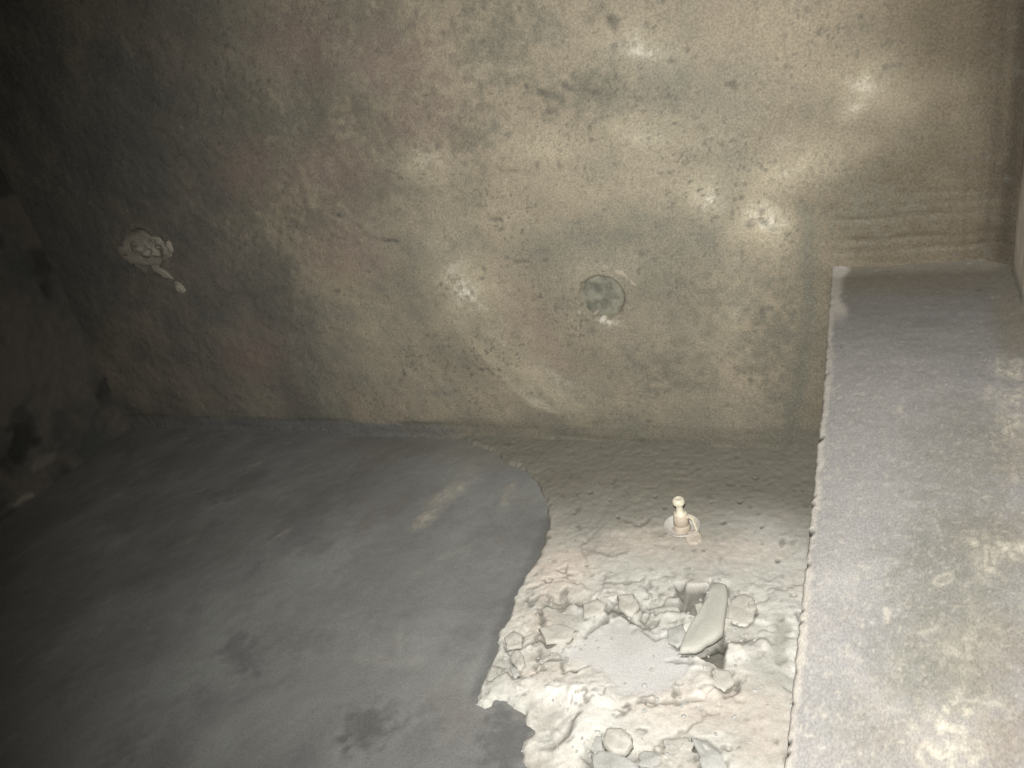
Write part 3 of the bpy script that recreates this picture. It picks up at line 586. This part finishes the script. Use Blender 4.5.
# ================================================================== BROKEN PIECES ON THE MORTAR BED
rng = random.Random(5)
def chip(name, pix, thick, seed, mat, label, group=None, tilt=(0, 0), lift=0.0, sink=0.003, inset=0.16, parent=None, uneven=0.0012):
    P = to(on_floor, pix)
    cx = sum(p[0] for p in P)/len(P); cy = sum(p[1] for p in P)/len(P)
    R = []                                   # finer, slightly irregular outline
    rg = random.Random(seed)
    for i in range(len(P)):
        a, b = P[i], P[(i+1) % len(P)]
        for t in (0, 0.34, 0.67):
            R.append((a[0]+(b[0]-a[0])*t+rg.uniform(-.0016, .0016)-cx, a[1]+(b[1]-a[1])*t+rg.uniform(-.0016, .0016)-cy))
    thick *= 0.62
    z0 = mortar_z(cx, cy) + lift
    n = len(R); V = []; Fc = []
    for s, zz in ((1.02, -sink), (1.03, thick*0.35), (0.99, thick*0.72), (1-inset*0.45, thick*0.95), (1-inset*1.6, thick), (0.35, thick)):
        for (u, v) in R:
            x, y = u*s, v*s
            up_ = 0 if zz < 0 else 1
            V.append((x, y, zz + up_*(tilt[0]*u+tilt[1]*v) + up_*uneven*3.2*float(fbm(np.array(x+cx), np.array(y+cy), 80, 4, seed, 0.65))))
    V.append((0, 0, thick)); V.append((0, 0, -sink))
    bm = bmesh.new(); vs = [bm.verts.new(v) for v in V]
    for k in range(5):
        for i in range(n):
            j = (i+1) % n
            bm.faces.new((vs[k*n+i], vs[k*n+j], vs[(k+1)*n+j], vs[(k+1)*n+i]))
    for i in range(n):
        j = (i+1) % n
        bm.faces.new((vs[5*n+i], vs[5*n+j], vs[-2])); bm.faces.new((vs[j], vs[i], vs[-1]))
    o = bm_obj(name, bm, mat, parent)
    o.location = (cx, cy, z0)
    if label: tag(o, label, 'rubble', group)
    return o
for a_, k_ in CH:
    a_ = list(a_); a_[4] = globals()[a_[4]]; chip(*a_, **k_)

# crumbs too small to pick apart
bm = bmesh.new()
spots = [(rng.gauss(x, sx), rng.gauss(y, sy)) for (x, y, sx, sy, n) in [(620, 610, 55, 15, 60), (550, 650, 25, 25, 50), (710, 640, 26, 30, 50), (610, 752, 40, 12, 50), (680, 700, 50, 20, 30), (760, 690, 20, 30, 15)] for _ in range(n)]
for (px, py) in spots:
    x, y = on_floor(px, py)
    if not (-0.62 < x < PX-0.02 and 0.45 < y < 1.4): continue
    r = rng.uniform(0.0012, 0.0042)*rng.uniform(0.5, 1.1)
    m = Matrix.Translation((x, y, mortar_z(x, y)+r*0.3)) @ Matrix.Rotation(rng.uniform(0, 6), 4, 'Z') @ Matrix.Diagonal((r*1.3, r, r*0.7, 1))
    res = bmesh.ops.create_icosphere(bm, subdivisions=1, radius=1, matrix=m)
    for v in res['verts']: v.co += Vector((rng.uniform(-1, 1), rng.uniform(-1, 1), rng.uniform(-1, 1)))*r*0.25
cr_o = bm_obj('mortar_crumbs', bm, M_slate, floor, smooth=False)
cr_o['kind'] = 'stuff'

# ================================================================== INJECTION FITTING
bx, by = on_floor(682.5, 531)
bz = mortar_z(bx, by) - 0.001
fit = bpy.data.objects.new('injection_nozzle', None); link(fit); fit.location = (bx, by, bz); fit.scale = (1.0, 1.0, 0.82)
tag(fit, 'small cream injection nozzle with side clip standing in a metal saucer on the mortar', 'nozzle')
def lathe(name, prof, mat, parent, n=32, loc=(0, 0, 0)):
    V = []; Fc = []
    for r, z in prof:
        for i in range(n):
            a = 2*math.pi*i/n; V.append((r*math.cos(a), r*math.sin(a), z))
    for k in range(len(prof)-1):
        for i in range(n):
            j = (i+1) % n; Fc.append((k*n+i, k*n+j, (k+1)*n+j, (k+1)*n+i))
    o = mesh_obj(name, V, Fc, mat, parent); o.location = loc
    return o
mm = 0.001
dish = lathe('saucer', [(r*mm, z*mm) for r, z in [(0.1, 0), (14, 0), (22, 2), (29, 7), (32.5, 12), (33.5, 12.6), (34, 11.5), (31, 5), (24, -1.5), (14, -4), (0.1, -4)][::-1]], M_steel, fit)
dish['label'] = 'shallow dull metal saucer'
body = lathe('sleeve', [(r*mm, z*mm) for r, z in [(0.1, -2), (15, -2), (15.5, 0), (15, 14), (14.2, 15), (14.2, 18), (15, 19), (14.2, 36), (13, 42), (12, 44), (0.1, 44)]], M_sleeve, fit)
neck = lathe('nipple', [(r*mm, z*mm) for r, z in [(0.1, 43), (9.5, 43), (9.5, 49), (7.0, 51), (6.2, 58), (6.0, 68), (7.0, 71), (10.5, 73), (11.5, 76), (11.3, 82), (9.5, 86), (5, 88.5), (4, 87), (0.1, 87)]], M_cream, fit)
lathe('hex_collar', [(r*mm, z*mm) for r, z in [(0.1, 42), (12.5, 42), (13.2, 43), (13.2, 47), (12.5, 48), (0.1, 48)]], M_cream, neck, n=6)
# side clip: a bent strap from the sleeve top down to the saucer rim
cl = [(11, 0, 40), (20, -1, 42), (26, -2, 38), (29, -3, 26), (31, -3, 14), (31.5, -3, 8)]
bm = bmesh.new(); ringsv = []
for k, (a, b, c) in enumerate(cl):
    p = Vector((a, b, c)); q = Vector(cl[min(k+1, len(cl)-1)]); o_ = Vector(cl[max(k-1, 0)])
    t = (q-o_).normalized(); s = Vector((0, 1, 0)); nn = t.cross(s).normalized()
    ringsv.append([bm.verts.new((p + s*u*4.2 + nn*v*1.7)*mm) for u, v in ((-1, -1), (1, -1), (1, 1), (-1, 1))])
for a, b in zip(ringsv, ringsv[1:]):
    for i in range(4):
        j = (i+1) % 4; bm.faces.new((a[i], a[j], b[j], b[i]))
bm.faces.new(ringsv[0]); bm.faces.new(ringsv[-1][::-1])
clip = bm_obj('side_clip', bm, M_cream, fit, smooth=False)
bv = clip.modifiers.new('bevel', 'BEVEL'); bv.width = 0.0008; bv.segments = 2
clip.rotation_euler = (0, 0, math.radians(-10))
# a dab of spilled resin in front of the saucer
chip('resin_dab', ell(694, 541, 8, 7, 0, 10), 0.008, 119, M_dab, None, parent=None)
rd = bpy.data.objects['resin_dab']
tag(rd, 'pinkish dab of hardened resin in front of the nozzle saucer', 'resin')
